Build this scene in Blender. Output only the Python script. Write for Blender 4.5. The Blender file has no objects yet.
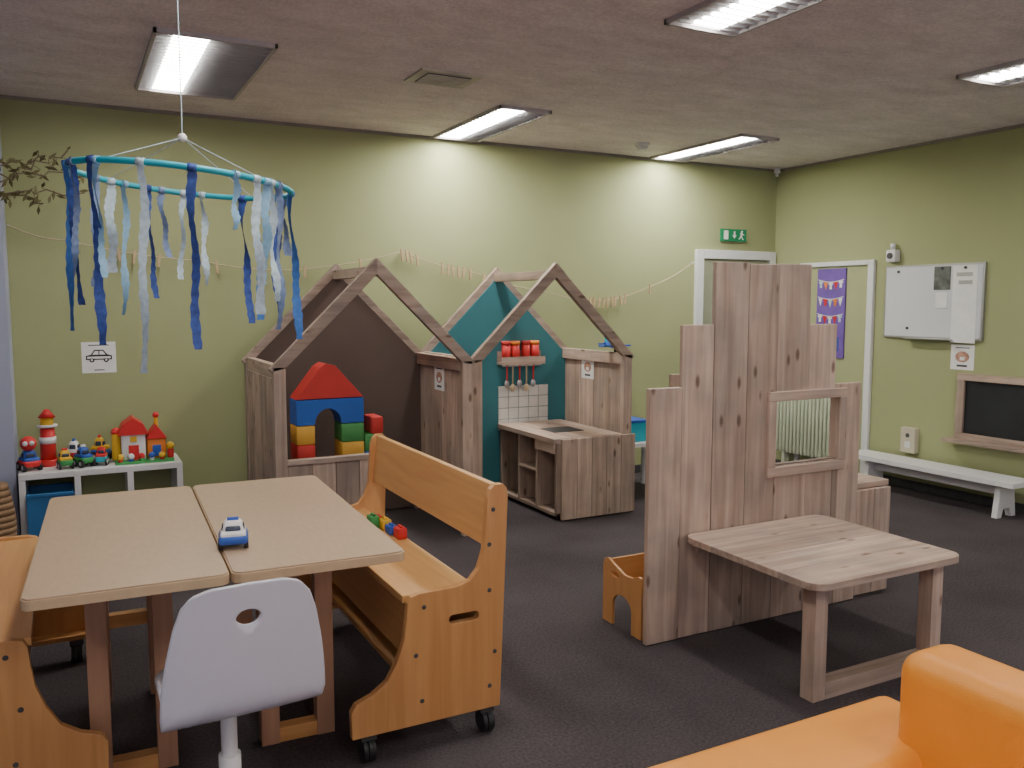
import bpy, bmesh, math, random
from mathutils import Vector, Matrix
random.seed(7)
scene=bpy.context.scene
PI=math.pi
# ------------------------------------------------------------ materials
def base(name):
    m=bpy.data.materials.new(name); m.use_nodes=True
    nt=m.node_tree; b=nt.nodes['Principled BSDF']
    return m,nt,b
def mat(name,col,rough=.6,var=.12,scale=8,bump=0,metal=0,bscale=None,stretch=(1,1,1),spec=.4):
    m,nt,b=base(name); N=nt.nodes; L=nt.links
    tc=N.new('ShaderNodeTexCoord'); mp=N.new('ShaderNodeMapping'); mp.inputs['Scale'].default_value=stretch
    L.new(tc.outputs['Object'],mp.inputs['Vector'])
    n=N.new('ShaderNodeTexNoise'); n.inputs['Scale'].default_value=scale; n.inputs['Detail'].default_value=5
    L.new(mp.outputs[0],n.inputs['Vector'])
    r=N.new('ShaderNodeValToRGB')
    r.color_ramp.elements[0].position=.3; r.color_ramp.elements[1].position=.7
    r.color_ramp.elements[0].color=(*[c*(1-var) for c in col],1)
    r.color_ramp.elements[1].color=(*[min(1,c*(1+var)) for c in col],1)
    L.new(n.outputs['Fac'],r.inputs['Fac']); L.new(r.outputs['Color'],b.inputs['Base Color'])
    b.inputs['Roughness'].default_value=rough; b.inputs['Metallic'].default_value=metal
    b.inputs['Specular IOR Level'].default_value=spec
    if bump:
        n2=N.new('ShaderNodeTexNoise'); n2.inputs['Scale'].default_value=bscale or scale*6; n2.inputs['Detail'].default_value=6
        L.new(mp.outputs[0],n2.inputs['Vector'])
        bp=N.new('ShaderNodeBump'); bp.inputs['Strength'].default_value=bump; bp.inputs['Distance'].default_value=.01
        L.new(n2.outputs['Fac'],bp.inputs['Height']); L.new(bp.outputs['Normal'],b.inputs['Normal'])
    return m
def wood(name,dark,light,axis=2,rough=.6,knots=True,tint=.28,freq=28):
    m,nt,b=base(name); N=nt.nodes; L=nt.links
    tc=N.new('ShaderNodeTexCoord'); geo=N.new('ShaderNodeNewGeometry')
    s=[freq]*3; s[axis]=freq*.06
    mp=N.new('ShaderNodeMapping'); mp.inputs['Scale'].default_value=s
    off=N.new('ShaderNodeVectorMath'); off.operation='SCALE'
    cmb=N.new('ShaderNodeCombineXYZ')
    for i in range(3): L.new(geo.outputs['Random Per Island'],cmb.inputs[i])
    L.new(cmb.outputs[0],off.inputs[0]); off.inputs['Scale'].default_value=7
    add=N.new('ShaderNodeVectorMath'); L.new(tc.outputs['Object'],add.inputs[0]); L.new(off.outputs[0],add.inputs[1])
    L.new(add.outputs[0],mp.inputs['Vector'])
    n=N.new('ShaderNodeTexNoise'); n.inputs['Scale'].default_value=1; n.inputs['Detail'].default_value=6; n.inputs['Distortion'].default_value=.6
    L.new(mp.outputs[0],n.inputs['Vector'])
    r=N.new('ShaderNodeValToRGB'); r.color_ramp.elements[0].position=.32; r.color_ramp.elements[1].position=.68
    r.color_ramp.elements[0].color=(*dark,1); r.color_ramp.elements[1].color=(*light,1)
    L.new(n.outputs['Fac'],r.inputs['Fac'])
    mr=N.new('ShaderNodeMapRange'); mr.inputs['To Min'].default_value=1-tint; mr.inputs['To Max'].default_value=1+tint*.6
    L.new(geo.outputs['Random Per Island'],mr.inputs['Value'])
    mul=N.new('ShaderNodeVectorMath'); mul.operation='SCALE'
    L.new(r.outputs['Color'],mul.inputs[0]); L.new(mr.outputs[0],mul.inputs['Scale'])
    out=mul.outputs[0]
    if knots:
        ks=[11]*3; ks[axis]=4.5
        mk=N.new('ShaderNodeMapping'); mk.inputs['Scale'].default_value=ks
        L.new(add.outputs[0],mk.inputs['Vector'])
        v=N.new('ShaderNodeTexVoronoi'); v.inputs['Scale'].default_value=1
        L.new(mk.outputs[0],v.inputs['Vector'])
        kr=N.new('ShaderNodeValToRGB'); kr.color_ramp.elements[0].position=.08; kr.color_ramp.elements[1].position=.17
        kr.color_ramp.elements[0].color=(.38,.32,.29,1); kr.color_ramp.elements[1].color=(1,1,1,1)
        L.new(v.outputs['Distance'],kr.inputs['Fac'])
        m2=N.new('ShaderNodeVectorMath'); m2.operation='MULTIPLY'
        L.new(out,m2.inputs[0]); L.new(kr.outputs['Color'],m2.inputs[1]); out=m2.outputs[0]
        n3=N.new('ShaderNodeTexNoise'); n3.inputs['Scale'].default_value=5; n3.inputs['Detail'].default_value=4
        L.new(add.outputs[0],n3.inputs['Vector'])
        r3=N.new('ShaderNodeValToRGB'); r3.color_ramp.elements[0].position=.35; r3.color_ramp.elements[1].position=.65
        r3.color_ramp.elements[0].color=(.76,.80,.85,1); r3.color_ramp.elements[1].color=(1.0,1.0,1.0,1)
        L.new(n3.outputs['Fac'],r3.inputs['Fac'])
        m3=N.new('ShaderNodeVectorMath'); m3.operation='MULTIPLY'
        L.new(out,m3.inputs[0]); L.new(r3.outputs['Color'],m3.inputs[1]); out=m3.outputs[0]
    L.new(out,b.inputs['Base Color']); b.inputs['Roughness'].default_value=rough
    bp=N.new('ShaderNodeBump'); bp.inputs['Strength'].default_value=.12; bp.inputs['Distance'].default_value=.004
    L.new(n.outputs['Fac'],bp.inputs['Height']); L.new(bp.outputs['Normal'],b.inputs['Normal'])
    return m
def emis(name,col,st):
    m,nt,b=base(name)
    b.inputs['Base Color'].default_value=(*col,1)
    b.inputs['Emission Color'].default_value=(*col,1); b.inputs['Emission Strength'].default_value=st
    return m

W_D=(.36,.250,.190); W_L=(.56,.415,.325)
woodX=wood('scaffold_wood_x',W_D,W_L,0); woodY=wood('scaffold_wood_y',W_D,W_L,1); woodZ=wood('scaffold_wood_z',W_D,W_L,2)
birchX=wood('birch_x',(.52,.25,.085),(.62,.32,.12),0,.35,False,.06); birchY=wood('birch_y',(.54,.27,.095),(.65,.35,.13),1,.35,False,.06)
birchZ=wood('birch_z',(.50,.235,.08),(.60,.305,.115),2,.35,False,.06)
tableM=mat('table_laminate',(.47,.335,.225),.38,.05,60,stretch=(1,.3,1))
tableE=mat('table_edge',(.53,.38,.23),.5,.05,30)
legM=wood('table_leg_wood',(.33,.17,.10),(.42,.23,.14),2,.5,False,.05)
white=mat('white_lacquer',(.72,.72,.72),.4,.03,5)
whiteP=mat('white_plastic',(.60,.60,.68),.35,.02,4)
paper=mat('paper',(.8,.8,.78),.8,.04,20)
black=mat('black_plastic',(.02,.02,.022),.45,.2,20)
darkg=mat('dark_grey',(.06,.06,.06),.6,.2,20)
metal=mat('grey_metal',(.45,.45,.46),.35,.05,10,metal=.8)
red=mat('red',(.62,.03,.03),.4,.05); blue=mat('blue',(.03,.10,.45),.4,.05); green=mat('green',(.05,.30,.08),.5,.05)
yellow=mat('yellow',(.75,.45,.03),.5,.05); orangeP=mat('orange_plastic',(.75,.22,.03),.5,.05)
fred=mat('foam_red',(.50,.035,.03),.6,.05); fblue=mat('foam_blue',(.02,.10,.42),.6,.05)
fgreen=mat('foam_green',(.06,.25,.07),.6,.05); fyel=mat('foam_yellow',(.62,.34,.05),.6,.05)
cyan=mat('turquoise',(.02,.38,.48),.45,.05); teal=mat('teal_board',(.035,.16,.185),.7,.06,3)
brownB=mat('brown_board',(.10,.068,.056),.8,.08,3)
wallM=mat('green_wall',(.34,.365,.185),.85,.03,1.5,.15,bscale=120)
wallW=mat('pale_wall',(.36,.39,.50),.85,.03,1.5,.1,bscale=100)
skin=mat('rope',(.50,.40,.26),.8,.1,30); pegM=mat('peg_wood',(.52,.38,.22),.7,.1,30)
orangeS=mat('orange_leather',(.84,.32,.035),.42,.04,6,.08,bscale=220)
greyS=mat('pale_green_radiator',(.50,.54,.40),.5,.04,8)
glassG=mat('door_panel',(.30,.32,.22),.4,.05,5)
chalk=mat('chalkboard',(.018,.020,.022),.6,.3,3)
board=mat('whiteboard_surface',(.66,.67,.70),.2,.03,2)
purple=mat('purple_board',(.16,.09,.36),.7,.1,10)
signG=mat('exit_green',(.01,.22,.09),.5,.03)
tile=mat('tile_white',(.62,.62,.58),.4,.08,10)
leafM=mat('leaf',(.10,.09,.03),.7,.3,10); barkM=mat('bark',(.10,.07,.04),.8,.3,30)
terra=mat('vase_brown',(.25,.15,.08),.7,.2,20)
skyb=mat('window_tint',(.04,.05,.08),.2,.1)
lblue=mat('ribbon_light_blue',(.25,.45,.62),.7,.12,60); mblue=mat('ribbon_blue',(.05,.16,.46),.7,.2,50)
navy=mat('ribbon_navy',(.04,.08,.30),.7,.35,50); rwhite=mat('ribbon_pale',(.48,.60,.66),.8,.18,60); rgrey=mat('ribbon_grey_blue',(.18,.25,.42),.7,.25,60)
tube=emis('fluorescent_tube',(1,.97,.90),46); tubeW=emis('fluorescent_tube_wallside',(1,.97,.90),85)
louv=mat('louvre_grey',(.35,.35,.36),.5,.05,10); panelG=mat('perforated_panel',(.46,.43,.43),.6,.05,40)

def ceilmat():
    m,nt,b=base('ceiling_wood_wool'); N=nt.nodes; L=nt.links
    tc=N.new('ShaderNodeTexCoord')
    n1=N.new('ShaderNodeTexNoise'); n1.inputs['Scale'].default_value=5; n1.inputs['Detail'].default_value=8; n1.inputs['Roughness'].default_value=.7
    n2=N.new('ShaderNodeTexNoise'); n2.inputs['Scale'].default_value=70; n2.inputs['Detail'].default_value=4
    mp=N.new('ShaderNodeMapping'); mp.inputs['Scale'].default_value=(.6,1.3,1)
    L.new(tc.outputs['Object'],mp.inputs[0]); L.new(mp.outputs[0],n1.inputs['Vector']); L.new(tc.outputs['Object'],n2.inputs['Vector'])
    ad=N.new('ShaderNodeMath'); ad.operation='MULTIPLY_ADD'; ad.inputs[1].default_value=.45
    L.new(n2.outputs['Fac'],ad.inputs[0]); 
    h=N.new('ShaderNodeMath'); h.operation='MULTIPLY'; h.inputs[1].default_value=.55
    L.new(n1.outputs['Fac'],h.inputs[0]); L.new(h.outputs[0],ad.inputs[2])
    r=N.new('ShaderNodeValToRGB'); r.color_ramp.elements[0].position=.36; r.color_ramp.elements[1].position=.64
    r.color_ramp.elements[0].color=(.62,.54,.58,1); r.color_ramp.elements[1].color=(.90,.82,.86,1)
    L.new(ad.outputs[0],r.inputs['Fac']); L.new(r.outputs['Color'],b.inputs['Base Color'])
    b.inputs['Roughness'].default_value=.95
    bp=N.new('ShaderNodeBump'); bp.inputs['Strength'].default_value=.3; bp.inputs['Distance'].default_value=.01
    L.new(n2.outputs['Fac'],bp.inputs['Height']); L.new(bp.outputs['Normal'],b.inputs['Normal'])
    return m
def floormat():
    m,nt,b=base('charcoal_carpet'); N=nt.nodes; L=nt.links
    tc=N.new('ShaderNodeTexCoord')
    n1=N.new('ShaderNodeTexNoise'); n1.inputs['Scale'].default_value=90; n1.inputs['Detail'].default_value=3
    n2=N.new('ShaderNodeTexNoise'); n2.inputs['Scale'].default_value=1.3; n2.inputs['Detail'].default_value=4
    L.new(tc.outputs['Object'],n1.inputs['Vector']); L.new(tc.outputs['Object'],n2.inputs['Vector'])
    mx=N.new('ShaderNodeMath'); mx.operation='MULTIPLY_ADD'; mx.inputs[1].default_value=.55
    h=N.new('ShaderNodeMath'); h.operation='MULTIPLY'; h.inputs[1].default_value=.45
    L.new(n2.outputs['Fac'],h.inputs[0]); L.new(n1.outputs['Fac'],mx.inputs[0]); L.new(h.outputs[0],mx.inputs[2])
    r=N.new('ShaderNodeValToRGB'); r.color_ramp.elements[0].position=.35; r.color_ramp.elements[1].position=.65
    r.color_ramp.elements[0].color=(.040,.033,.036,1); r.color_ramp.elements[1].color=(.088,.074,.080,1)
    L.new(mx.outputs[0],r.inputs['Fac']); L.new(r.outputs['Color'],b.inputs['Base Color'])
    b.inputs['Roughness'].default_value=.95; b.inputs['Specular IOR Level'].default_value=.15
    bp=N.new('ShaderNodeBump'); bp.inputs['Strength'].default_value=.4; bp.inputs['Distance'].default_value=.01
    L.new(n1.outputs['Fac'],bp.inputs['Height']); L.new(bp.outputs['Normal'],b.inputs['Normal'])
    return m
ceilM=ceilmat(); floorM=floormat()

# ------------------------------------------------------------ mesh builder
class B:
    def __init__(s,name): s.name=name; s.bm=bmesh.new(); s.mats=[]
    def mi(s,m):
        if m not in s.mats: s.mats.append(m)
        return s.mats.index(m)
    def _paint(s,faces,m,smooth=False):
        i=s.mi(m)
        for f in faces: f.material_index=i; f.smooth=smooth
    def box(s,x0,x1,y0,y1,z0,z1,m):
        vs=[s.bm.verts.new((x,y,z)) for x in(x0,x1) for y in(y0,y1) for z in(z0,z1)]
        q=[(0,1,3,2),(4,6,7,5),(0,4,5,1),(2,3,7,6),(0,2,6,4),(1,5,7,3)]
        s._paint([s.bm.faces.new([vs[i] for i in f]) for f in q],m); return vs
    def beam(s,a,b,w,t,m,up=(0,1,0)):
        a=Vector(a);b=Vector(b);d=(b-a).normalized();u=Vector(up);side=d.cross(u).normalized();u=side.cross(d).normalized()
        vs=[]
        for p in(a,b):
            for i,j in((-1,-1),(1,-1),(1,1),(-1,1)): vs.append(s.bm.verts.new(p+side*(i*w/2)+u*(j*t/2)))
        q=[(3,2,1,0),(4,5,6,7)]+[(i,(i+1)%4,4+(i+1)%4,4+i) for i in range(4)]
        s._paint([s.bm.faces.new([vs[i] for i in f]) for f in q],m)
    def prism(s,pts,axis,a,b,m,holes=()):
        def P(p,c):
            if axis==0: return (c,p[0],p[1])
            if axis==1: return (p[0],c,p[1])
            return (p[0],p[1],c)
        tb=bmesh.new(); 
        for loop in [pts]+list(holes):
            vs=[tb.verts.new(P(p,a)) for p in loop]
            for i in range(len(vs)): tb.edges.new((vs[i],vs[(i+1)%len(vs)]))
        bmesh.ops.triangle_fill(tb,use_beauty=True,edges=tb.edges[:])
        g=bmesh.ops.extrude_face_region(tb,geom=tb.faces[:])
        d=Vector(P((0,0),b-a))
        for e in g['geom']:
            if isinstance(e,bmesh.types.BMVert): e.co+=d
        bmesh.ops.recalc_face_normals(tb,faces=tb.faces[:])
        s._merge(tb,m,False)
    def _merge(s,tb,m,smooth):
        mp={}
        for v in tb.verts: mp[v]=s.bm.verts.new(v.co)
        fs=[]
        for f in tb.faces:
            try: fs.append(s.bm.faces.new([mp[v] for v in f.verts]))
            except ValueError: pass
        s._paint(fs,m,smooth); tb.free()
    def cyl(s,a,b,r,m,r2=None,n=20,smooth=True):
        a=Vector(a);b=Vector(b); r2=r if r2 is None else r2; d=b-a
        tb=bmesh.new(); bmesh.ops.create_cone(tb,cap_ends=True,segments=n,radius1=r,radius2=r2,depth=d.length)
        tb.transform(Matrix.Translation((a+b)/2)@d.to_track_quat('Z','Y').to_matrix().to_4x4())
        s._merge(tb,m,False)
        if smooth:
            s.bm.faces.ensure_lookup_table()
            for f in s.bm.faces[-(n+2):]:
                if len(f.verts)==4: f.smooth=True
    def sph(s,c,r,m,sc=(1,1,1),seg=16):
        tb=bmesh.new(); bmesh.ops.create_uvsphere(tb,u_segments=seg,v_segments=seg//2+2,radius=r)
        tb.transform(Matrix.Translation(c)@Matrix.Diagonal((*sc,1))); s._merge(tb,m,True)
    def tubeline(s,pts,r,m,n=8,closed=False):
        k=len(pts); rings=[]
        pts=[Vector(p) for p in pts]
        for i,p in enumerate(pts):
            if closed: d=pts[(i+1)%k]-pts[i-1]
            else: d=pts[min(i+1,k-1)]-pts[max(i-1,0)]
            q=d.to_track_quat('Z','Y')
            rings.append([s.bm.verts.new(p+q@Vector((r*math.cos(2*PI*j/n),r*math.sin(2*PI*j/n),0))) for j in range(n)])
        fs=[]
        for i in range(k if closed else k-1):
            A=rings[i];C=rings[(i+1)%k]
            best=0
            if closed and i==k-1:
                best=min(range(n),key=lambda o:(A[0].co-C[o].co).length)
            for j in range(n): fs.append(s.bm.faces.new((A[j],A[(j+1)%n],C[(j+1+best)%n],C[(j+best)%n])))
        s._paint(fs,m,True)
    def rbox(s,x0,x1,y0,y1,z0,z1,m,r=.02,seg=4,taper=0):
        tb=bmesh.new(); bmesh.ops.create_cube(tb,size=1)
        for v in tb.verts:
            k=1-taper if v.co.z>0 else 1
            v.co=Vector(((x0+x1)/2+v.co.x*(x1-x0)*k,(y0+y1)/2+v.co.y*(y1-y0)*k,(z0+z1)/2+v.co.z*(z1-z0)))
        bmesh.ops.bevel(tb,geom=tb.edges[:],offset=r,segments=seg,profile=.5,affect='EDGES')
        s._merge(tb,m,True)
    def grid(s,fn,nu,nv,th,m):
        P=[[Vector(fn(i/nu,j/nv)) for j in range(nv+1)] for i in range(nu+1)]
        tb=bmesh.new(); V=[[tb.verts.new(p) for p in row] for row in P]
        for i in range(nu):
            for j in range(nv): tb.faces.new((V[i][j],V[i+1][j],V[i+1][j+1],V[i][j+1]))
        tb.normal_update()
        if th: bmesh.ops.solidify(tb,geom=tb.faces[:],thickness=th)
        s._merge(tb,m,True)
    def rotz(s,ang,px,py):
        M=Matrix.Translation((px,py,0))@Matrix.Rotation(ang,4,'Z')@Matrix.Translation((-px,-py,0))
        for v in s.bm.verts: v.co=M@v.co
    def done(s,bevel=0,seg=2):
        me=bpy.data.meshes.new(s.name); s.bm.to_mesh(me); s.bm.free()
        for m in s.mats: me.materials.append(m)
        o=bpy.data.objects.new(s.name,me); scene.collection.objects.link(o)
        if bevel:
            md=o.modifiers.new('bev','BEVEL'); md.width=bevel; md.segments=seg; md.limit_method='ANGLE'; md.angle_limit=math.radians(40)
        return o
def rrect(x0,x1,y0,y1,r,n=6):
    P=[]
    for cx,cy,a in((x1-r,y1-r,0),(x0+r,y1-r,90),(x0+r,y0+r,180),(x1-r,y0+r,270)):
        for i in range(n+1):
            t=math.radians(a+90*i/n); P.append((cx+r*math.cos(t),cy+r*math.sin(t)))
    return P
def ell(cx,cy,a,b,n=24): return [(cx+a*math.cos(2*PI*i/n),cy+b*math.sin(2*PI*i/n)) for i in range(n)]

H=2.75; YB=6.1; XR=6.0
# ------------------------------------------------------------ room
o=B('floor'); o.box(-2.5,XR+.1,-2.5,YB+.1,-.1,0,floorM); o.done()
o=B('ceiling'); o.box(-2.5,XR+.1,-2.5,YB+.1,H,H+.1,ceilM); o.done()
o=B('wall_back'); o.box(-2.5,XR+.1,YB,YB+.12,0,H,wallM); o.done()
o=B('wall_right'); o.box(XR,XR+.12,-2.5,YB,0,H,wallM); o.done()
o=B('wall_left'); o.box(-2.5,-.315,5.78,YB,0,H,wallW); o.box(-2.6,-2.5,-2.5,YB,0,H,wallW); o.done()
o=B('baseboard_back'); o.box(-.31,5.0,YB-.012,YB,0,.07,darkg); o.done(.002)
o=B('baseboard_right'); o.box(XR-.012,XR,-2.5,4.92,0,.07,darkg); o.done(.002)
o=B('trim_1'); o.box(-.31,XR,YB-.012,YB,H-.022,H,mat('ceiling_trim',(.25,.23,.2),.8)); o.box(XR-.012,XR,-2.5,YB,H-.022,H,o.mats[0]); o.done()

# luminaires
def lum(x0,x1,y0,y1,ex0,ex1,em=None):
    o=B('ceiling_luminaire'); t=.015; z1=H; z0=H-.022
    o.box(x0,x1,y0,y0+t,z0,z1,panelG); o.box(x0,x1,y1-t,y1,z0,z1,panelG); o.box(x0,x0+t,y0,y1,z0,z1,panelG); o.box(x1-t,x1,y0,y1,z0,z1,panelG)
    o.box(x0+t,x1-t,y0+t,y1-t,z1-.006,z1-.002,panelG)
    n=int((y1-y0)/.055)
    for i in range(1,n):
        y=y0+(y1-y0)*i/n; o.box(x0+t,x1-t,y-.002,y+.002,z0+.003,z1-.006,louv)
    o.box(ex0,ex1,y0+.04,y1-.04,z1-.014,z1-.007,em or tube)
    o.done()
lum(.40,.96,4.30,5.50,.49,.65)
for x in(2.6,4.6):
    lum(x-.12,x+.26,4.93,6.04,x-.08,x+.08,tubeW); lum(x-.2,x+.2,2.0,3.15,x-.08,x+.08)
lum(.4,.8,1.8,2.95,.52,.68)
for x in(-1.4,.6,2.6,4.6): lum(x-.2,x+.2,-.9,.25,x-.08,x+.08)

o=B('ceiling_air_vent'); vf=mat('vent_frame',(.52,.50,.43),.6)
o.box(1.73,2.09,4.36,4.64,H-.012,H,vf)
o.box(1.78,2.04,4.40,4.60,H-.016,H-.011,darkg)
for i in range(6): o.box(1.78,2.04,4.41+i*.034,4.425+i*.034,H-.022,H-.014,vf)
o.done(.002)
o=B('smoke_detector'); o.cyl((4.07,5.6,H-.02),(4.07,5.6,H),.06,white); o.cyl((4.07,5.6,H-.05),(4.07,5.6,H-.02),.03,white,r2=.05); o.done()
o=B('sprinkler_head'); o.cyl((5.9,6.0,H-.05),(5.9,6.0,H),.03,white); o.cyl((5.9,6.0,H-.08),(5.9,6.0,H-.05),.015,white);o.done()

# back door
o=B('door_1')
o.box(5.03,5.11,YB-.04,YB,0,1.98,white); o.box(5.9,5.98,YB-.04,YB,0,1.98,white); o.box(5.11,5.9,YB-.04,YB,1.9,1.98,white)
o.box(5.115,5.895,YB-.02,YB-.002,.01,1.895,glassG)
o.box(5.22,5.8,YB-.026,YB-.018,1.0,1.8,mat('door_glass',(.27,.30,.22),.25,.05))
o.cyl((5.19,YB-.07,1.0),(5.19,YB-.02,1.0),.012,metal); o.cyl((5.19,YB-.07,1.0),(5.31,YB-.07,1.0),.01,metal)
o.done(.004)
o=B('exit_sign'); y=YB-.03
o.box(5.32,5.61,y,YB,2.065,2.175,signG)
o.box(5.34,5.39,y-.003,y,2.08,2.16,paper)
o.prism([(5.44,2.12),(5.465,2.09),(5.49,2.12),(5.474,2.12),(5.474,2.155),(5.456,2.155),(5.456,2.12)],1,y-.003,y,paper)
o.sph((5.555,y,2.155),.009,paper)
o.beam((5.555,y,2.145),(5.545,y,2.115),.018,.006,paper); o.beam((5.545,y,2.115),(5.57,y,2.08),.01,.006,paper); o.beam((5.545,y,2.115),(5.52,y,2.085),.01,.006,paper); o.beam((5.535,y,2.14),(5.58,y,2.125),.008,.006,paper)
o.done()
o=B('door_2')
x=XR-.035
o.box(x,XR,4.94,5.0,0,1.86,white); o.box(x,XR,5.0,5.75,1.82,1.86,white); o.box(x,XR,5.70,5.75,0,1.82,white)
o.box(XR-.012,XR-.001,5.0,5.70,.01,1.82,mat('door_leaf_green',(.37,.39,.21),.6,.03)); o.done(.004)
o=B('radiator')
for i in range(17):
    y=5.17+i*.043; o.rbox(5.80,5.88,y-.014,y+.014,.13,.72,greyS,.012,2)
o.box(5.82,5.86,5.14,5.89,.16,.20,greyS); o.box(5.82,5.86,5.14,5.89,.64,.68,greyS)
o.box(5.81,5.87,5.3,5.33,0,.16,greyS); o.box(5.81,5.87,5.72,5.75,0,.16,greyS)
o.cyl((5.84,5.14,.18),(5.84,5.06,.18),.012,white); o.cyl((5.84,5.06,.0),(5.84,5.06,.2),.012,white)
o.done()
o=B('bunting_poster'); xp=XR-.014
o.box(xp-.014,xp,5.23,5.54,1.02,1.80,purple); xp-=.014
cols=[paper,red,paper,orangeP,rwhite,red]
for r_ in range(3):
    for i in range(5):
        y=5.255+i*.055; z=1.70-r_*.15-.02*math.sin((i+.5)/5*PI)
        if (i+r_)%2: o.prism([(y,z),(y+.045,z),(y+.0225,z-.07)],0,xp-.003,xp,cols[(i+r_*2)%6])
        else: o.prism([(y,z),(y+.045,z),(y+.045,z-.02),(y+.034,z-.02),(y+.034,z-.06),(y+.011,z-.06),(y+.011,z-.02),(y,z-.02)],0,xp-.003,xp,cols[(i+r_*2)%6])
    o.tubeline([(xp-.004,5.245+j*.047,1.705-r_*.15-.022*math.sin(j/6*PI)) for j in range(7)],.003,paper)
for i in range(4): o.box(xp-.003,xp,5.28+i*.055,5.305+i*.055,1.08+.03*(i%2),1.20+.02*(i%3),(navy,lblue,red,navy)[i])
o.done()
o=B('whiteboard'); x=XR-.022
o.box(x,XR-.002,3.97,4.83,1.22,1.80,metal); o.box(x-.004,x+.005,3.985,4.815,1.235,1.785,board)
o.box(x-.007,x-.004,4.02,4.22,1.20,1.78,paper); 
for i in range(2): o.box(x-.009,x-.007,4.06,4.19-.02*(i%2),1.70-i*.06,1.73-i*.06,metal)
for yy,zz in((4.12,1.765),(4.31,1.765),(4.7,1.75),(4.6,1.30)): o.cyl((x-.014,yy,zz),(x-.004,yy,zz),.011,darkg,n=12)
o.box(x-.008,x-.004,4.24,4.38,1.60,1.78,mat('photo_print',(.12,.13,.12),.4,.6,14))
o.box(x-.008,x-.004,4.26,4.36,1.46,1.58,paper)
o.box(x-.05,x,4.2,4.6,1.215,1.225,metal)
o.done(.002)
def picto(name,ax,c,w,h,kind):
    o=B(name); cx,cy,cz=c
    def bx(u0,u1,z0,z1,d,m):
        if ax=='b': o.box(cx+u0,cx+u1,cy-d,cy,cz+z0,cz+z1,m)
        else: o.box(cx-d,cx,cy-u1,cy-u0,cz+z0,cz+z1,m)
    def pr(pts,d,m):
        if ax=='b': o.prism([(cx+a,cz+b) for a,b in pts],1,cy-d,cy,m)
        else: o.prism([(cy-a,cz+b) for a,b in pts],0,cx-d,cx,m)
    bx(-w/2,w/2,-h/2,h/2,.002,paper)
    if kind=='car':
        s=w*.38
        pr([(-s,-.2*s),(-s,.15*s),(-.6*s,.25*s),(-.35*s,.65*s),(.35*s,.65*s),(.65*s,.25*s),(s,.15*s),(s,-.2*s)],.003,black)
        pr([(-.9*s,-.1*s),(-.9*s,.08*s),(.9*s,.08*s),(.9*s,-.1*s)],.004,paper)
        pr([(-.5*s,.24*s),(-.3*s,.55*s),(-.03*s,.55*s),(-.03*s,.24*s)],.004,paper); pr([(.05*s,.24*s),(.05*s,.55*s),(.3*s,.55*s),(.52*s,.24*s)],.004,paper)
        for q in(-.55*s,.55*s): pr(ell(q,-.22*s,.2*s,.2*s,16),.004,black); pr(ell(q,-.22*s,.09*s,.09*s,12),.005,paper)
        bx(-.3*w,.3*w,.38*h,.41*h,.003,darkg); bx(-.15*w,.15*w,-.42*h,-.39*h,.003,darkg)
    else:
        m2=mat('print_tone',(.45,.25,.18),.7,.4,30)
        pr(ell(0,.02*h,.3*w,.22*h),.003,m2); bx(-.3*w,.3*w,.36*h,.40*h,.003,darkg); bx(-.22*w,.22*w,-.38*h,-.30*h,.003,darkg)
        bx(-.1*w,.1*w,-.12*h,.02*h,.004,paper)
    return o.done()
picto('car_pictogram_sign','b',(.165,YB-.001,1.15),.2,.2,'car')
picto('activity_pictogram_sign','r',(XR-.001,4.13,1.09),.19,.19,'x')
o=B('wall_speaker'); o.rbox(XR-.07,XR,4.71,4.80,1.83,1.93,white,.012,3); o.cyl((XR-.08,4.755,1.88),(XR-.06,4.755,1.88),.025,darkg); o.cyl((XR-.04,4.755,1.93),(XR-.04,4.755,1.98),.02,white); o.done()
o=B('wall_chalkboard'); x=XR-.001
o.box(x-.02,x,3.1,4.08,.52,.95,chalk)
o.box(x-.04,x,3.06,4.14,.92,.97,woodY); o.box(x-.04,x,3.06,4.14,.47,.52,woodY); o.box(x-.04,x,4.08,4.14,.52,.92,woodZ); o.box(x-.04,x,3.06,3.12,.52,.92,woodZ)
o.box(x-.12,x,3.0,4.19,.45,.475,woodY)
o.done(.003)
o=B('wall_socket_box'); o.box(XR-.05,XR-.001,4.47,4.60,.30,.50,mat('beige_plastic',(.55,.50,.38),.5,.04)); o.box(XR-.053,XR-.05,4.51,4.56,.34,.39,white); o.cyl((XR-.055,4.535,.44),(XR-.05,4.535,.44),.018,darkg); o.done(.004)
o=B('low_gym_bench')
o.prism(rrect(5.66,5.93,3.48,4.92,.02),2,.235,.27,white)
for y in(3.62,4.72):
    o.prism([(5.69,.0),(5.74,.0),(5.76,.06),(5.83,.06),(5.85,0),(5.90,0),(5.87,.235),(5.72,.235)],1,y-.02,y+.02,white)
o.box(5.78,5.81,3.64,4.70,.15,.235,white)
o.done(.004)

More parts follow.
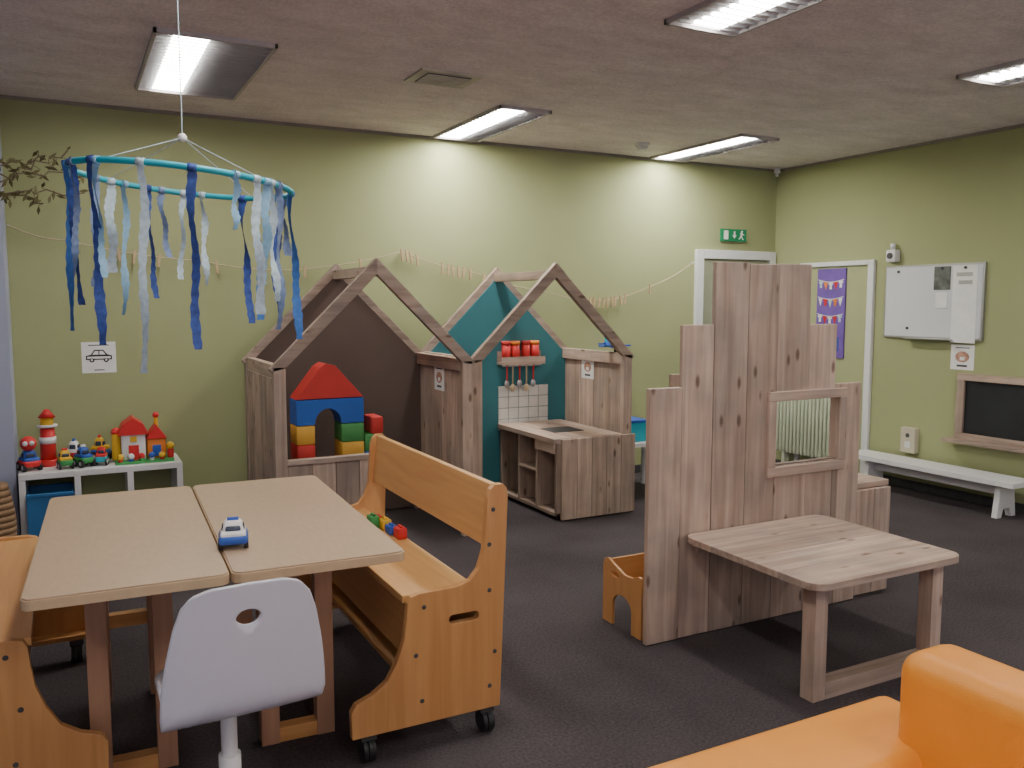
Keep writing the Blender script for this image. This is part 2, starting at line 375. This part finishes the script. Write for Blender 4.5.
# ------------------------------------------------------------ playhouses
def planksX(o,x0,x1,y0,y1,z0,z1,n):
    w=(x1-x0)/n
    for i in range(n): o.box(x0+i*w+.0015,x0+(i+1)*w-.0015,y0+random.uniform(-.002,.002),y1,z0,z1,woodZ)
def planksY(o,x0,x1,y0,y1,z0,z1,n):
    w=(y1-y0)/n
    for i in range(n): o.box(x0+random.uniform(-.002,.002),x1,y0+i*w+.0015,y0+(i+1)*w-.0015,z0,z1,woodZ)
def house(name,x0,x1,yf,yb,back,left_boards,right_boards):
    o=B(name); ze=1.155; za=1.77; xm=(x0+x1)/2; w=.07; t=.045
    for y in(yf,yb):
        ya_,yb_=(y,y+t) if y==yf else (y-t,y)
        o.box(x0,x0+w,ya_,yb_,0,ze-.02,woodZ); o.box(x1-w,x1,ya_,yb_,0,ze-.02,woodZ)
        k=.10
        o.prism([(x0-.02,ze-.03),(xm,za),(xm,za-k),(x0+w,ze-.03-.0),(x0-.02+.01,ze-.05)],1,ya_,yb_,woodX)
        o.prism([(x1+.02,ze-.03),(xm,za),(xm,za-k),(x1-w,ze-.03),(x1+.02-.01,ze-.05)],1,ya_,yb_,woodX)
    o.box(xm-.03,xm+.03,yf+t,yb-t,za-.11,za-.05,woodY)
    for x in(x0+.01,x1-.055): o.box(x,x+.045,yf+t,yb-t,ze-.09,ze-.01,woodY)
    o.prism([(x0+.02,.02),(x1-.02,.02),(x1-.02,ze-.06),(xm,za-.07),(x0+.02,ze-.06)],1,yb-t-.012,yb-t-.001,back)
    if left_boards: planksY(o,x0+.008,x0+.028,yf+t,yb-t-.014,.02,ze-.09,4)
    if right_boards: planksY(o,x1-.03,x1-.01,yf+t,yb-t-.014,.02,ze-.02,4)
    return o,ze,za
o,ze,za=house('wooden_playhouse',1.02,2.27,4.90,5.80,brownB,True,True)
planksX(o,1.09,1.66,4.91,4.935,.02,.56,4); o.box(1.09,1.66,4.895,4.95,.56,.59,woodX)
o.done(.003)
o,ze,za=house('kitchen_playhouse',2.29,3.54,4.95,5.88,teal,False,True)
planksX(o,2.95,3.56,4.925,4.948,.01,.57,5)
yk0,yk1=4.95,5.81
o.box(2.90,3.46,yk0,yk1,.54,.575,woodY)
for y in(yk0,yk0+.27,yk0+.54,yk1-.025): o.box(2.92,3.45,y,y+.025,.03,.54,woodZ)
o.box(2.92,3.45,yk0,yk1,.03,.055,woodY); o.box(2.92,3.45,yk0+.29,yk0+.54,.30,.32,woodY)
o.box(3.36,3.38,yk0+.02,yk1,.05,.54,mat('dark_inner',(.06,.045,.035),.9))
o.box(2.905,2.92,yk0+.015,yk0+.28,.47,.54,woodY)
# dark sink/hob patch lying on the kitchen counter top
o.box(3.05,3.30,5.20,5.42,.575,.579,darkg)
yt=5.812
for i in range(5):
    for j in range(4): o.box(2.91+i*.088,2.91+i*.088+.084,yt,yt+.008,.52+j*.086,.52+j*.086+.082,tile)
o.done(.003)
o=B('utensil_rack')
o.box(2.90,3.28,5.74,5.82,1.03,1.05,woodX); o.box(2.90,3.28,5.74,5.748,1.05,1.09,woodX); o.box(2.90,3.28,5.81,5.82,1.05,1.13,woodX)
for i,x in enumerate((2.96,3.04,3.13,3.21)):
    o.cyl((x,5.785,1.05),(x,5.785,1.18),.034,red); o.cyl((x,5.785,1.18),(x,5.785,1.21),.036,orangeP if i%2 else fred)
for i,x in enumerate((2.96,3.01,3.07,3.13,3.19)):
    z=.90-.03*(i%2); o.cyl((x,5.77,z),(x,5.77,1.03),.006,skin if i%2 else red); o.sph((x,5.77,z-.02),.022,skin if i%2 else metal,(1,.4,1.4))
o.box(2.92,3.26,5.765,5.775,1.015,1.028,metal)
o.done()
picto('kitchen_pictogram_sign','r',(3.506,5.48,1.01),.17,.17,'x')
picto('playhouse_pictogram_sign','r',(2.236,5.37,.99),.17,.17,'x')
o=B('toy_plane')
o.cyl((3.52,5.05,1.18),(3.52,5.27,1.20),.026,blue,r2=.014); o.box(3.40,3.64,5.11,5.17,1.185,1.197,blue); o.box(3.46,3.58,5.24,5.27,1.195,1.205,blue); o.box(3.516,3.524,5.23,5.27,1.2,1.26,cyan); o.cyl((3.52,5.13,1.147),(3.52,5.13,1.18),.012,black)
o.done()

o=B('foam_block_castle'); y0,y1=5.22,5.40
def blk(x0,x1,z0,z1,m): o.rbox(x0,x1,y0,y1,z0,z1,m,.008,2)
zs=[0,.16,.32,.48,.62,.74]
cl=[fblue,fgreen,fyel,fred,fyel]; cr=[fred,fyel,fblue,fyel,fgreen]
for i in range(5): blk(1.22,1.335,zs[i],zs[i+1],cl[i]); blk(1.505,1.65,zs[i],zs[i+1],cr[i])
P=[(1.22,.742),(1.22,.90),(1.65,.90),(1.65,.742),(1.505,.742)]
P+=[(1.42+.085*math.cos(PI*i/12),.742+.10*math.sin(PI*i/12)) for i in range(1,12)]+[(1.335,.742)]
o.prism(P,1,y0,y1,fblue)
o.prism([(1.22,.905),(1.65,.905),(1.47,1.11),(1.41,1.125),(1.37,1.10)],1,y0,y1,fred)
for z0,z1,m in((0,.2,fgreen),(.2,.4,fyel),(.4,.55,fblue),(.55,.66,fgreen)): blk(1.655,1.78,z0,z1,m)
blk(1.70,1.78,.66,.77,fred)
o.done(.003)

# ------------------------------------------------------------ castle divider
o=B('wooden_castle_divider'); y0,y1=2.92,2.945
def pk(x0,x1,z0,z1): o.box(x0+.0012,x1-.0012,y0+random.uniform(-.002,.002),y1,z0,z1,woodZ)
pk(2.18,2.355,.005,1.135); pk(2.355,2.53,.005,1.405)
pk(2.53,2.725,.005,1.68); pk(2.725,2.905,.005,1.675)
pk(2.905,3.11,.005,.74); pk(2.905,3.11,1.045,1.68)
pk(3.11,3.29,.005,.74); pk(3.11,3.29,1.045,1.40)
pk(3.29,3.325,.005,.74); pk(3.29,3.325,1.045,1.11); pk(3.325,3.475,.005,1.11)
pk(3.475,3.60,.02,.56); pk(3.60,3.72,.02,.56)
fx0,fx1,fz0,fz1=2.85,3.355,.69,1.09
o.box(fx0,fx1,y0-.02,y0-.001,fz1-.045,fz1,woodX); o.box(fx0,fx1,y0-.02,y0-.001,fz0,fz0+.045,woodX)
o.box(fx0,fx0+.045,y0-.02,y0-.001,fz0+.045,fz1-.045,woodZ); o.box(fx1-.045,fx1,y0-.02,y0-.001,fz0+.045,fz1-.045,woodZ)
o.box(2.895,3.335,y0,y1+.03,.715,.74,woodX); o.box(2.895,3.335,y0,y1+.03,1.045,1.07,woodX); o.box(2.885,2.91,y0,y1+.03,.74,1.045,woodZ); o.box(3.32,3.345,y0,y1+.03,.74,1.045,woodZ)
o.box(2.2,3.45,y1,y1+.03,.15,.22,woodX); o.box(2.4,3.27,y1,y1+.03,1.2,1.27,woodX)
o.box(2.62,2.74,3.33,3.355,.0,1.15,woodZ); o.box(2.74,2.765,2.95,3.355,0,.55,woodZ)
for i in range(3): o.box(2.74,3.74,2.95+i*.145,2.95+i*.145+.143,.56,.59,woodX)
planksY(o,3.70,3.72,2.95,3.38,.02,.56,3)
for x in(2.9,3.5): o.box(x,x+.1,3.36,3.38,.0,.56,woodZ)
o.done(.003)
o=B('rounded_play_table')
ya0,ya1=2.14,2.915; n=4; w=(ya1-ya0)/n
for i in range(n):
    a=ya0+i*w+.0008; b=ya0+(i+1)*w-.0008; xl,xr=2.36,3.20; r=.07
    if i==0:
        pts=[(xl,b)]+[(xl+r-r*math.cos(t),a+r-r*math.sin(t)) for t in [PI/2*k/6 for k in range(7)]]+[(xr-r+r*math.sin(t),a+r-r*math.cos(t)) for t in [PI/2*k/6 for k in range(7)]]+[(xr,b)]
    elif i==n-1:
        pts=[(xl,a),(xr,a)]+[(xr-r+r*math.cos(t),b-r+r*math.sin(t)) for t in [PI/2*k/6 for k in range(7)]]+[(xl+r-r*math.sin(t),b-r+r*math.cos(t)) for t in [PI/2*k/6 for k in range(7)]]
    else: pts=[(xl,a),(xr,a),(xr,b),(xl,b)]
    o.prism(pts,2,.452,.48,woodX)
for x in(2.42,3.08): o.box(x,x+.065,2.20,2.265,0,.45,woodZ)
o.box(2.485,3.08,2.20,2.265,0,.065,woodX)
o.box(2.42,3.145,2.21,2.25,.43,.452,woodX); o.box(2.42,3.145,2.87,2.912,.40,.452,woodX)
o.done(.003)
o=B('plywood_toddler_chair')
def side(x):
    arch=[(3.135+.075*math.cos(PI*i/10),.10+.06*math.sin(PI*i/10)) for i in range(0,11)]
    pts=[(2.985,0),(2.985,.25),(2.99,.28),(3.01,.285),(3.06,.265),(3.12,.262),(3.2,.29),(3.25,.31),(3.28,.30),(3.29,.27),(3.29,0),(3.21,0)]+arch+[(3.06,0)]
    o.prism(pts,0,x,x+.015,birchZ,[ell(3.19,.245,.035,.014,16)])
side(2.20); side(2.435)
o.box(2.215,2.435,3.0,3.26,.155,.17,birchX); o.box(2.215,2.435,3.25,3.265,.17,.30,birchX)
o.done(.002)

# ------------------------------------------------------------ tables (two halves)
TR=math.radians(-2.2)
def half(x0,x1):
    o=B('activity_table')
    o.prism(rrect(x0,x1,2.405,3.68,.03),2,.745-.026,.745,tableE)
    o.prism(rrect(x0+.004,x1-.004,2.409,3.676,.028),2,.7455,.750,tableM)
    for x in(x0+.13,x1-.19):
        for y in(2.84,3.42): o.box(x,x+.06,y,y+.06,.0,.70,legM)
    o.box(x0+.1,x1-.1,2.80,3.5,.66,.719,legM)
    o.box(x0+.13,x1-.13,2.845,2.895,.0,.05,birchX)
    o.box(x0+.19,x1-.19,3.43,3.47,.28,.33,birchX)
    o.rotz(TR,.39,3.0)
    return o.done(.003)
half(-.12,.392); half(.397,.905)

# ------------------------------------------------------------ rolling benches
def bench(mir,y0,L):
    o=B('rolling_wooden_bench')
    def X(x): return (.80-x) if mir else x
    prof=[(.75,.10),(.748,.19),(.765,.215),(.82,.235),(.87,.27),(.905,.33),(.93,.40),(.94,.47),(.944,.52),(.955,.54),(.985,.548),(1.12,.552),(1.17,.565),(1.20,.60),(1.22,.66),(1.235,.84),(1.245,.87),(1.262,.885),(1.292,.885),(1.308,.87),(1.312,.84),(1.28,.10)]
    slot=rrect(1.09,1.20,.425,.455,.014,4)
    for y in(y0,y0+L-.028):
        o.prism([(X(a),b) for a,b in prof],1,y,y+.028,birchZ,[[(X(a),b) for a,b in slot]])
    yi0,yi1=y0+.028,y0+L-.028
    def bx(a,b,z0,z1,m,ys=None):
        xa,xb=sorted((X(a),X(b))); yy=ys or (yi0,yi1); o.box(xa,xb,yy[0],yy[1],z0,z1,m)
    bx(.935,1.195,.515,.54,birchY)
    o.prism([(X(1.240),.665),(X(1.266),.665),(X(1.288),.88),(X(1.262),.88)],1,yi0,yi1,birchY)
    bx(.965,.985,.30,.515,birchY)
    bx(.985,1.25,.18,.20,birchY)
    bx(1.20,1.22,.18,.515,birchY)
    for a,b in((1.255,.80),(1.24,.68),(1.26,.30),(.97,.34),(1.0,.50),(1.24,.52),(1.24,.18),(.99,.18)):
        o.cyl((X(a),y0-.003,b),(X(a),y0+.002,b),.008,darkg,n=12)
    for a in(.82,1.25):
        for y in(y0+.04,y0+L-.07):
            o.cyl((X(a)-.012,y,.04),(X(a)+.012,y,.04),.04,black); o.cyl((X(a)-.03,y,.04),(X(a)-.014,y,.04),.04,black)
            o.box(X(a)-.035,X(a)+.018,y-.02,y+.02,.075,.10,darkg)
    bx(.77,1.27,.10,.12,birchX,(y0+.028,y0+.09)); bx(.77,1.27,.10,.12,birchX,(y0+L-.09,y0+L-.028))
    return o.done(.004)
bench(False,2.55,1.28); bench(True,2.72,1.25)
o=B('toy_brick_pile')
for i,(x,y,c) in enumerate([(1.16,3.48,red),(1.16,3.40,yellow),(1.12,3.44,green),(1.16,3.32,blue),(1.17,3.24,red)]):
    o.rbox(x-.02,x+.02,y-.03,y+.03,.5405,.575+.01*(i%3),c,.005,2)
    for q in(-.012,.012): o.cyl((x,y+q,.575+.01*(i%3)),(x,y+q,.583+.01*(i%3)),.007,c)
o.done()

# ------------------------------------------------------------ white chair
o=B('white_school_chair')
cx=.35; yb_=2.20
def prof(t):
    r=.07; a=r*PI/2*.92
    if t<=0: return (-t*1.0+.0, .455+.01*math.sin(min(1,-t/.35)*PI))
    if t<a:
        th=t/r; return (-r*math.sin(th), .455+r*(1-math.cos(th)))
    th=a/r; d=t-a
    return (-r*math.sin(th)-d*math.cos(th), .455+r*(1-math.cos(th))+d*math.sin(th))
half_=[(.0,-.37),(.12,-.365),(.155,-.34),(.172,-.28),(.178,-.15),(.185,-.05),(.198,.02),(.203,.07),(.200,.14),(.19,.22),(.172,.31),(.155,.36),(.13,.390),(.09,.404),(0,.408)]
key=half_+[(-a,b) for a,b in half_[::-1] if a>0]
hc=(0,.32); nA=72
def edge_hit(ang):
    d=(math.cos(ang),math.sin(ang)); best=None
    for i in range(len(key)):
        p=key[i];q=key[(i+1)%len(key)]
        ex,ey=q[0]-p[0],q[1]-p[1]; px,py=p[0]-hc[0],p[1]-hc[1]
        den=d[0]*ey-d[1]*ex
        if abs(den)<1e-9: continue
        s=(px*ey-py*ex)/den; u=(px*d[1]-py*d[0])/den
        if s>0 and -1e-6<=u<=1+1e-6 and (best is None or s<best): best=s
    return best
tb=bmesh.new(); nr=26; rings=[]
angs=[2*PI*i/nA for i in range(nA)]
angs=sorted(angs+[math.radians(270+a) for a in range(-36,37,2)])
angs=[a for i,a in enumerate(angs) if i==0 or a-angs[i-1]>.01]
for k in range(nr+1):
    row=[]
    for a in angs:
        R_=edge_hit(a); hr=1/math.sqrt((math.cos(a)/.030)**2+(math.sin(a)/.022)**2)
        rr=hr+(R_-hr)*k/nr; s_=hc[0]+rr*math.cos(a); t_=hc[1]+rr*math.sin(a)
        y,z=prof(t_)
        if t_>0: y+=.5*s_*s_*min(1,t_/.1)*1.3
        row.append(tb.verts.new((cx+s_,yb_+y,z)))
    rings.append(row)
nn=len(angs)
for k in range(nr):
    for i in range(nn): tb.faces.new((rings[k][i],rings[k][(i+1)%nn],rings[k+1][(i+1)%nn],rings[k+1][i]))
tb.normal_update(); bmesh.ops.solidify(tb,geom=tb.faces[:],thickness=.012)
o._merge(tb,whiteP,True)
o.cyl((cx,yb_+.17,.05),(cx,yb_+.17,.44),.022,white); o.cyl((cx,yb_+.17,.05),(cx,yb_+.17,.25),.03,white)
o.box(cx-.1,cx+.1,yb_+.05,yb_+.28,.432,.444,metal)
for i in range(5):
    a=2*PI*i/5+.4; ex,ey=cx+.24*math.cos(a),yb_+.17+.24*math.sin(a)
    o.beam((cx,yb_+.17,.08),(ex,ey,.06),.03,.025,white,(0,0,1)); o.cyl((ex,ey,.0),(ex,ey,.05),.018,black)
o.rotz(math.radians(3),cx,2.3)
o.done()

# toy cars
def toycar(o,c,L,Wd,h,body,top,rot=0,lamp=None):
    M=Matrix.Translation(c)@Matrix.Rotation(rot,4,'Z')
    n0=len(o.bm.verts)
    o.rbox(-L/2,L/2,-Wd/2,Wd/2,h*.18,h*.52,body,h*.13,3)
    o.rbox(-L*.46,L*.46,-Wd*.44,Wd*.44,h*.42,h*.62,top,h*.08,3)
    o.rbox(-L*.30,L*.24,-Wd*.40,Wd*.40,h*.55,h*.95,top,h*.12,3,.25)
    o.rbox(-L*.20,L*.15,-Wd*.42,Wd*.42,h*.62,h*.82,skyb,h*.05,2,.12)
    o.rbox(-L*.31,L*.26,-Wd*.28,Wd*.28,h*.62,h*.80,skyb,h*.05,2,.12)
    if lamp: o.rbox(-L*.08,L*.04,-Wd*.2,Wd*.2,h*.93,h*1.05,lamp,h*.03,2)
    for x in(-L*.3,L*.3):
        for y in(-1,1):
            o.cyl((x,y*Wd*.36,h*.2),(x,y*Wd*.52,h*.2),h*.2,black); o.cyl((x,y*Wd*.52,h*.2),(x,y*Wd*.54,h*.2),h*.1,white)
    o.bm.verts.ensure_lookup_table()
    for v in o.bm.verts[n0:]: v.co=M@v.co
o=B('toy_police_car'); toycar(o,Vector((.425,2.69,.7502)),.125,.085,.085,blue,white,math.radians(-100),blue); o.done()

# ------------------------------------------------------------ shelf and toys
o=B('white_cube_shelf'); x0,x1,y0,y1=-.30,.60,5.66,6.04
o.box(x0,x1,y0,y1,.465,.50,white); o.box(x0,x1,y0,y1,0,.035,white)
for x in(x0,x0+.29,x0+.58,x1-.035): o.box(x,x+.035,y0,y1,.035,.465,white)
o.box(x0+.03,x1-.03,y1-.01,y1-.002,.03,.47,wallM)
o.done(.002)
o=B('blue_storage_bin'); bm_=mat('bin_blue',(.03,.15,.36),.5)
o.box(-.262,-.016,5.60,5.94,.036,.05,bm_)
o.box(-.262,-.016,5.60,5.61,.05,.38,bm_); o.box(-.262,-.016,5.93,5.94,.05,.38,bm_); o.box(-.262,-.252,5.61,5.93,.05,.38,bm_); o.box(-.026,-.016,5.61,5.93,.05,.38,bm_)
o.box(-.264,-.014,5.592,5.615,.37,.39,bm_); o.done(.003)
o=B('toy_phone_car'); toycar(o,Vector((-.245,5.80,.5)),.13,.10,.13,red,blue,math.radians(-70),yellow); o.sph((-.245,5.78,.665),.045,red); o.sph((-.26,5.74,.67),.015,white); o.sph((-.225,5.745,.67),.015,white); o.done()
o=B('toy_fire_tower'); o.cyl((-.145,5.92,.5),(-.145,5.92,.54),.055,red); o.cyl((-.145,5.92,.54),(-.145,5.92,.74),.045,red,r2=.04); o.cyl((-.145,5.92,.64),(-.145,5.92,.68),.047,white); o.cyl((-.145,5.92,.74),(-.145,5.92,.755),.057,white); o.cyl((-.145,5.92,.755),(-.145,5.92,.80),.036,yellow); o.cyl((-.145,5.92,.80),(-.145,5.92,.85),.05,red,r2=.012); o.done()
o=B('toy_car'); toycar(o,Vector((-.055,5.76,.5)),.10,.08,.12,green,yellow,math.radians(-80),red); o.done()
o=B('toy_car'); toycar(o,Vector((.045,5.78,.5)),.11,.08,.13,green,blue,math.radians(-60),white); o.done()
o=B('toy_car'); toycar(o,Vector((.145,5.79,.5)),.09,.07,.12,cyan,red,math.radians(-100)); o.done()
o=B('toy_truck'); toycar(o,Vector((.0,5.93,.5)),.12,.08,.15,red,white,math.radians(-20),blue); o.done()
o=B('toy_truck'); toycar(o,Vector((.145,5.95,.5)),.11,.08,.16,blue,yellow,math.radians(-20),red); o.done()
o=B('toy_barn')
o.box(.22,.56,5.72,5.95,.5,.515,green)
o.rbox(.26,.40,5.79,5.93,.515,.68,white,.008,2); o.prism([(.24,.675),(.42,.675),(.39,.74),(.33,.785),(.27,.74)],1,5.775,5.945,red)
o.rbox(.41,.52,5.80,5.92,.515,.64,orangeP,.008,2); o.prism([(.40,.64),(.53,.64),(.465,.73)],1,5.79,5.93,red)
o.box(.30,.36,5.785,5.79,.515,.61,red); o.box(.44,.49,5.795,5.80,.53,.60,blue); o.box(.31,.35,5.785,5.79,.63,.665,yellow)
o.cyl((.235,5.85,.515),(.235,5.85,.69),.028,yellow); o.sph((.235,5.85,.69),.03,red)
o.cyl((.545,5.80,.515),(.545,5.80,.57),.02,red); o.sph((.545,5.80,.59),.025,yellow)
o.cyl((.47,5.86,.70),(.47,5.86,.78),.012,yellow); o.sph((.47,5.86,.785),.02,red)
for i in range(5): o.sph((.25+.06*i,5.745,.545),.02,(yellow,white,red,blue,yellow)[i]); o.cyl((.25+.06*i,5.745,.515),(.25+.06*i,5.745,.54),.014,(red,blue,green,white,red)[i],n=12)
o.done(.002)

# dried branch vase
o=B('dried_branch_vase')
bx_,by_=-.42,5.50
for i in range(14):
    z0=.0+i*.035; r0=.075+.035*math.sin(PI*i/14); r1=.075+.035*math.sin(PI*(i+1)/14); o.cyl((bx_,by_,z0),(bx_,by_,z0+.035),r0,terra,r2=r1)
def br(p,q,r,m,n=8,wob=.03):
    p=Vector(p);q=Vector(q); pts=[]
    for i in range(n+1):
        t=i/n; w=Vector((random.uniform(-wob,wob),random.uniform(-wob,wob)*.5,random.uniform(-wob,wob)))*(1 if 0<i<n else 0); pts.append(p.lerp(q,t)+w*.5)
    o.tubeline(pts,r,m,6); return pts
br((bx_,by_,.45),(-.46,5.5,2.1),.010,barkM,10)
for q in [(.04,5.78,2.40),(.16,5.84,2.27),(.12,5.80,2.16),(-.10,5.74,2.08),(-.08,5.75,2.34)]:
    pts=br((-.46,5.5,2.1+random.uniform(-.02,.12)),q,.0045,barkM,12,.05)
    for k in range(4,13):
        for _ in range(2 if k%2 else 1):
            c=pts[k]+Vector((random.uniform(-.03,.03),random.uniform(-.03,.03),random.uniform(-.05,.03)))
            d=Vector((random.uniform(-1,1),random.uniform(-.5,.5),random.uniform(-1,.2))).normalized()*.030; e=d.cross(Vector((random.uniform(-.4,.4),1,.3))).normalized()*.010
            vs=[o.bm.verts.new(c-d),o.bm.verts.new(c+e),o.bm.verts.new(c+d),o.bm.verts.new(c-e)]
            o._paint([o.bm.faces.new(vs)],leafM)
            o.tubeline([pts[k],c-d],.0015,barkM,4)
o.done()

# clothesline
o=B('clothesline_with_pegs'); yl=YB-.05
key2=[(-.30,1.97),(0,1.89),(.8,1.78),(1.41,1.73),(2.23,1.88),(2.8,1.74),(3.4,1.60),(4.02,1.52),(4.5,1.64),(4.98,1.86)]
pts=[]
for i in range(len(key2)-1):
    p,q=key2[i],key2[i+1]
    for k in range(6): t=k/6; pts.append((p[0]+(q[0]-p[0])*t,yl,p[1]+(q[1]-p[1])*t-.02*math.sin(PI*t)))
pts.append((key2[-1][0],yl,key2[-1][1])); o.tubeline(pts,.0042,skin,6)
def zat(x):
    for a,b in zip(pts,pts[1:]):
        if a[0]<=x<=b[0]: return a[2]+(b[2]-a[2])*(x-a[0])/(b[0]-a[0])
for x in [.30,.34,.40,.55,1.5,1.9,2.22,2.26,2.29,2.34,2.55,2.60,2.63,2.68,2.73,2.78,3.82,3.86,3.90,3.93,3.98,4.02,4.06,4.10,4.14,4.19,4.24,2.9,.9,1.2,4.5]:
    z=zat(x); a=random.uniform(-.012,.012); o.beam((x,yl-.006,z+.022),(x+a,yl-.006,z-.062),.015,.014,pegM)
for x,z in((-.30,1.97),(2.23,1.88),(4.98,1.86)): o.cyl((x,YB-.001,z),(x,yl-.01,z),.005,metal)
o.done()

# ------------------------------------------------------------ ribbon mobile
o=B('ribbon_hoop_mobile')
C=Vector((.345,2.92,1.885)); Rh=Vector((.887,-.4617,0)); Fh=Vector((.4617,.887,0)); Rr=.33
def ringp(ang):
    a=math.sin(ang); b=math.cos(ang)
    return C+Rh*(Rr*a)+Fh*(Rr*b)+Vector((0,0,-.026*a-.008*b))
o.tubeline([ringp(2*PI*i/64) for i in range(64)],.0095,cyan,10,True)
hub=C+Vector((0,0,.135))
for k in range(4): o.tubeline([ringp(PI/2*k+.4),hub],.0012,rwhite,5)
o.sph(hub,.014,white); o.tubeline([hub,(hub.x,hub.y,H)],.0018,rwhite,5); o.sph((hub.x,hub.y,H-.01),.015,white)
rib=[(72,1,105,rgrey,.026),(74,0,135,lblue,.026),(84,0,178,mblue,.028),(88,1,130,lblue,.022),(97,0,150,navy,.024),(106,1,112,navy,.02),(118,1,70,rgrey,.02),(131,0,188,navy,.026),(139,1,90,rwhite,.018),(160,1,95,rwhite,.022),(182,0,212,rwhite,.023),(209,1,130,navy,.028),(226,0,185,navy,.024),(232,1,125,mblue,.03),(252,1,122,navy,.030),(260,0,60,lblue,.02),(268,1,60,rgrey,.025),(274,0,145,rwhite,.026),(281,0,112,lblue,.026),(286,1,140,mblue,.026),(288,0,160,rgrey,.026),(79,1,90,rwhite,.03),(103,0,120,rgrey,.018),(136,0,120,lblue,.018),(284,0,130,rwhite,.022)]
for (u,far,Lp,m,w) in rib:
    a=max(-.995,min(.995,(u-180)/111)); ang=math.asin(a)
    if not far: ang=PI-ang
    p=ringp(ang); L_=Lp*(.0035 if far else .00285); tang=(ringp(ang+.02)-ringp(ang-.02)).normalized()
    ph=random.uniform(0,6)
    base_=(tang*.4*(1 if tang.dot(Rh)>0 else -1)+Rh*.8); base_.z=0; base_.normalize()
    perp=Vector((-base_.y,base_.x,0)); seg=30
    amp=random.uniform(.5,1.5); drift=random.uniform(-.02,.02)
    def fn(i,j,p=p,L_=L_,w=w,ph=ph,base_=base_,perp=perp,amp=amp,drift=drift):
        tw=amp*math.sin(j*6+ph)*.75
        dirv=base_*math.cos(tw)+perp*math.sin(tw)
        jag=.002*math.sin(j*70+ph*3+i*2)
        return p+dirv*((i-.5)*w*(1-.15*math.sin(j*17+ph))+jag)+base_*(drift*j*j+.005*math.sin(j*11+ph))+perp*.008*math.sin(j*7+ph)+Vector((0,0,.012-j*L_))
    o.grid(fn,2,seg,.0,m)
    o.cyl(p-tang*w/2,p+tang*w/2,.0118,m,n=10)
o.done()

# ------------------------------------------------------------ sofa
o=B('orange_sofa')
o.rbox(.80,1.75,1.12,1.37,.05,.55,orangeS,.035,5)
o.rbox(.82,1.58,-.45,1.125,.06,.28,orangeS,.02,4)
o.rbox(.82,1.58,.33,1.115,.27,.42,orangeS,.04,5); o.rbox(.82,1.58,-.45,.325,.27,.42,orangeS,.04,5)
o.rbox(1.565,1.745,.30,1.21,.20,.75,orangeS,.055,6); o.rbox(1.565,1.745,-.6,.295,.20,.75,orangeS,.055,6)
o.rbox(.80,1.75,-.70,-.45,.05,.55,orangeS,.035,5)
for x in(.88,1.66):
    for y in(-.62,1.28): o.cyl((x,y,0),(x,y,.06),.02,black)
o.done()

o=B('small_white_table')
o.prism(rrect(3.66,4.25,5.25,5.75,.03),2,.40,.43,white)
for x in(3.70,4.20):
    for y in(5.3,5.7): o.cyl((x,y,0),(x,y,.4),.018,white)
o.done(.003)
o=B('turquoise_storage_box'); 
o.box(3.69,3.95,5.32,5.60,.43,.44,cyan)
for a in((3.69,3.70,5.32,5.60),(3.94,3.95,5.32,5.60),(3.70,3.94,5.32,5.33),(3.70,3.94,5.59,5.60)): o.box(*a,.44,.58,cyan)
o.box(3.68,3.96,5.31,5.61,.58,.60,blue); o.done(.003)

# ------------------------------------------------------------ world + camera
w=bpy.data.worlds.new('World'); scene.world=w; w.use_nodes=True
bg=w.node_tree.nodes['Background']; bg.inputs['Color'].default_value=(.95,.88,1,1); bg.inputs['Strength'].default_value=1.1
cam=bpy.data.cameras.new('Camera'); co=bpy.data.objects.new('Camera',cam); scene.collection.objects.link(co)
co.location=(0,0,1.5); cam.sensor_width=36; cam.lens=850/1024*36
co.rotation_euler=(math.radians(90)-math.atan(81/850),0,math.radians(-27.5)); cam.clip_start=.05
scene.camera=co
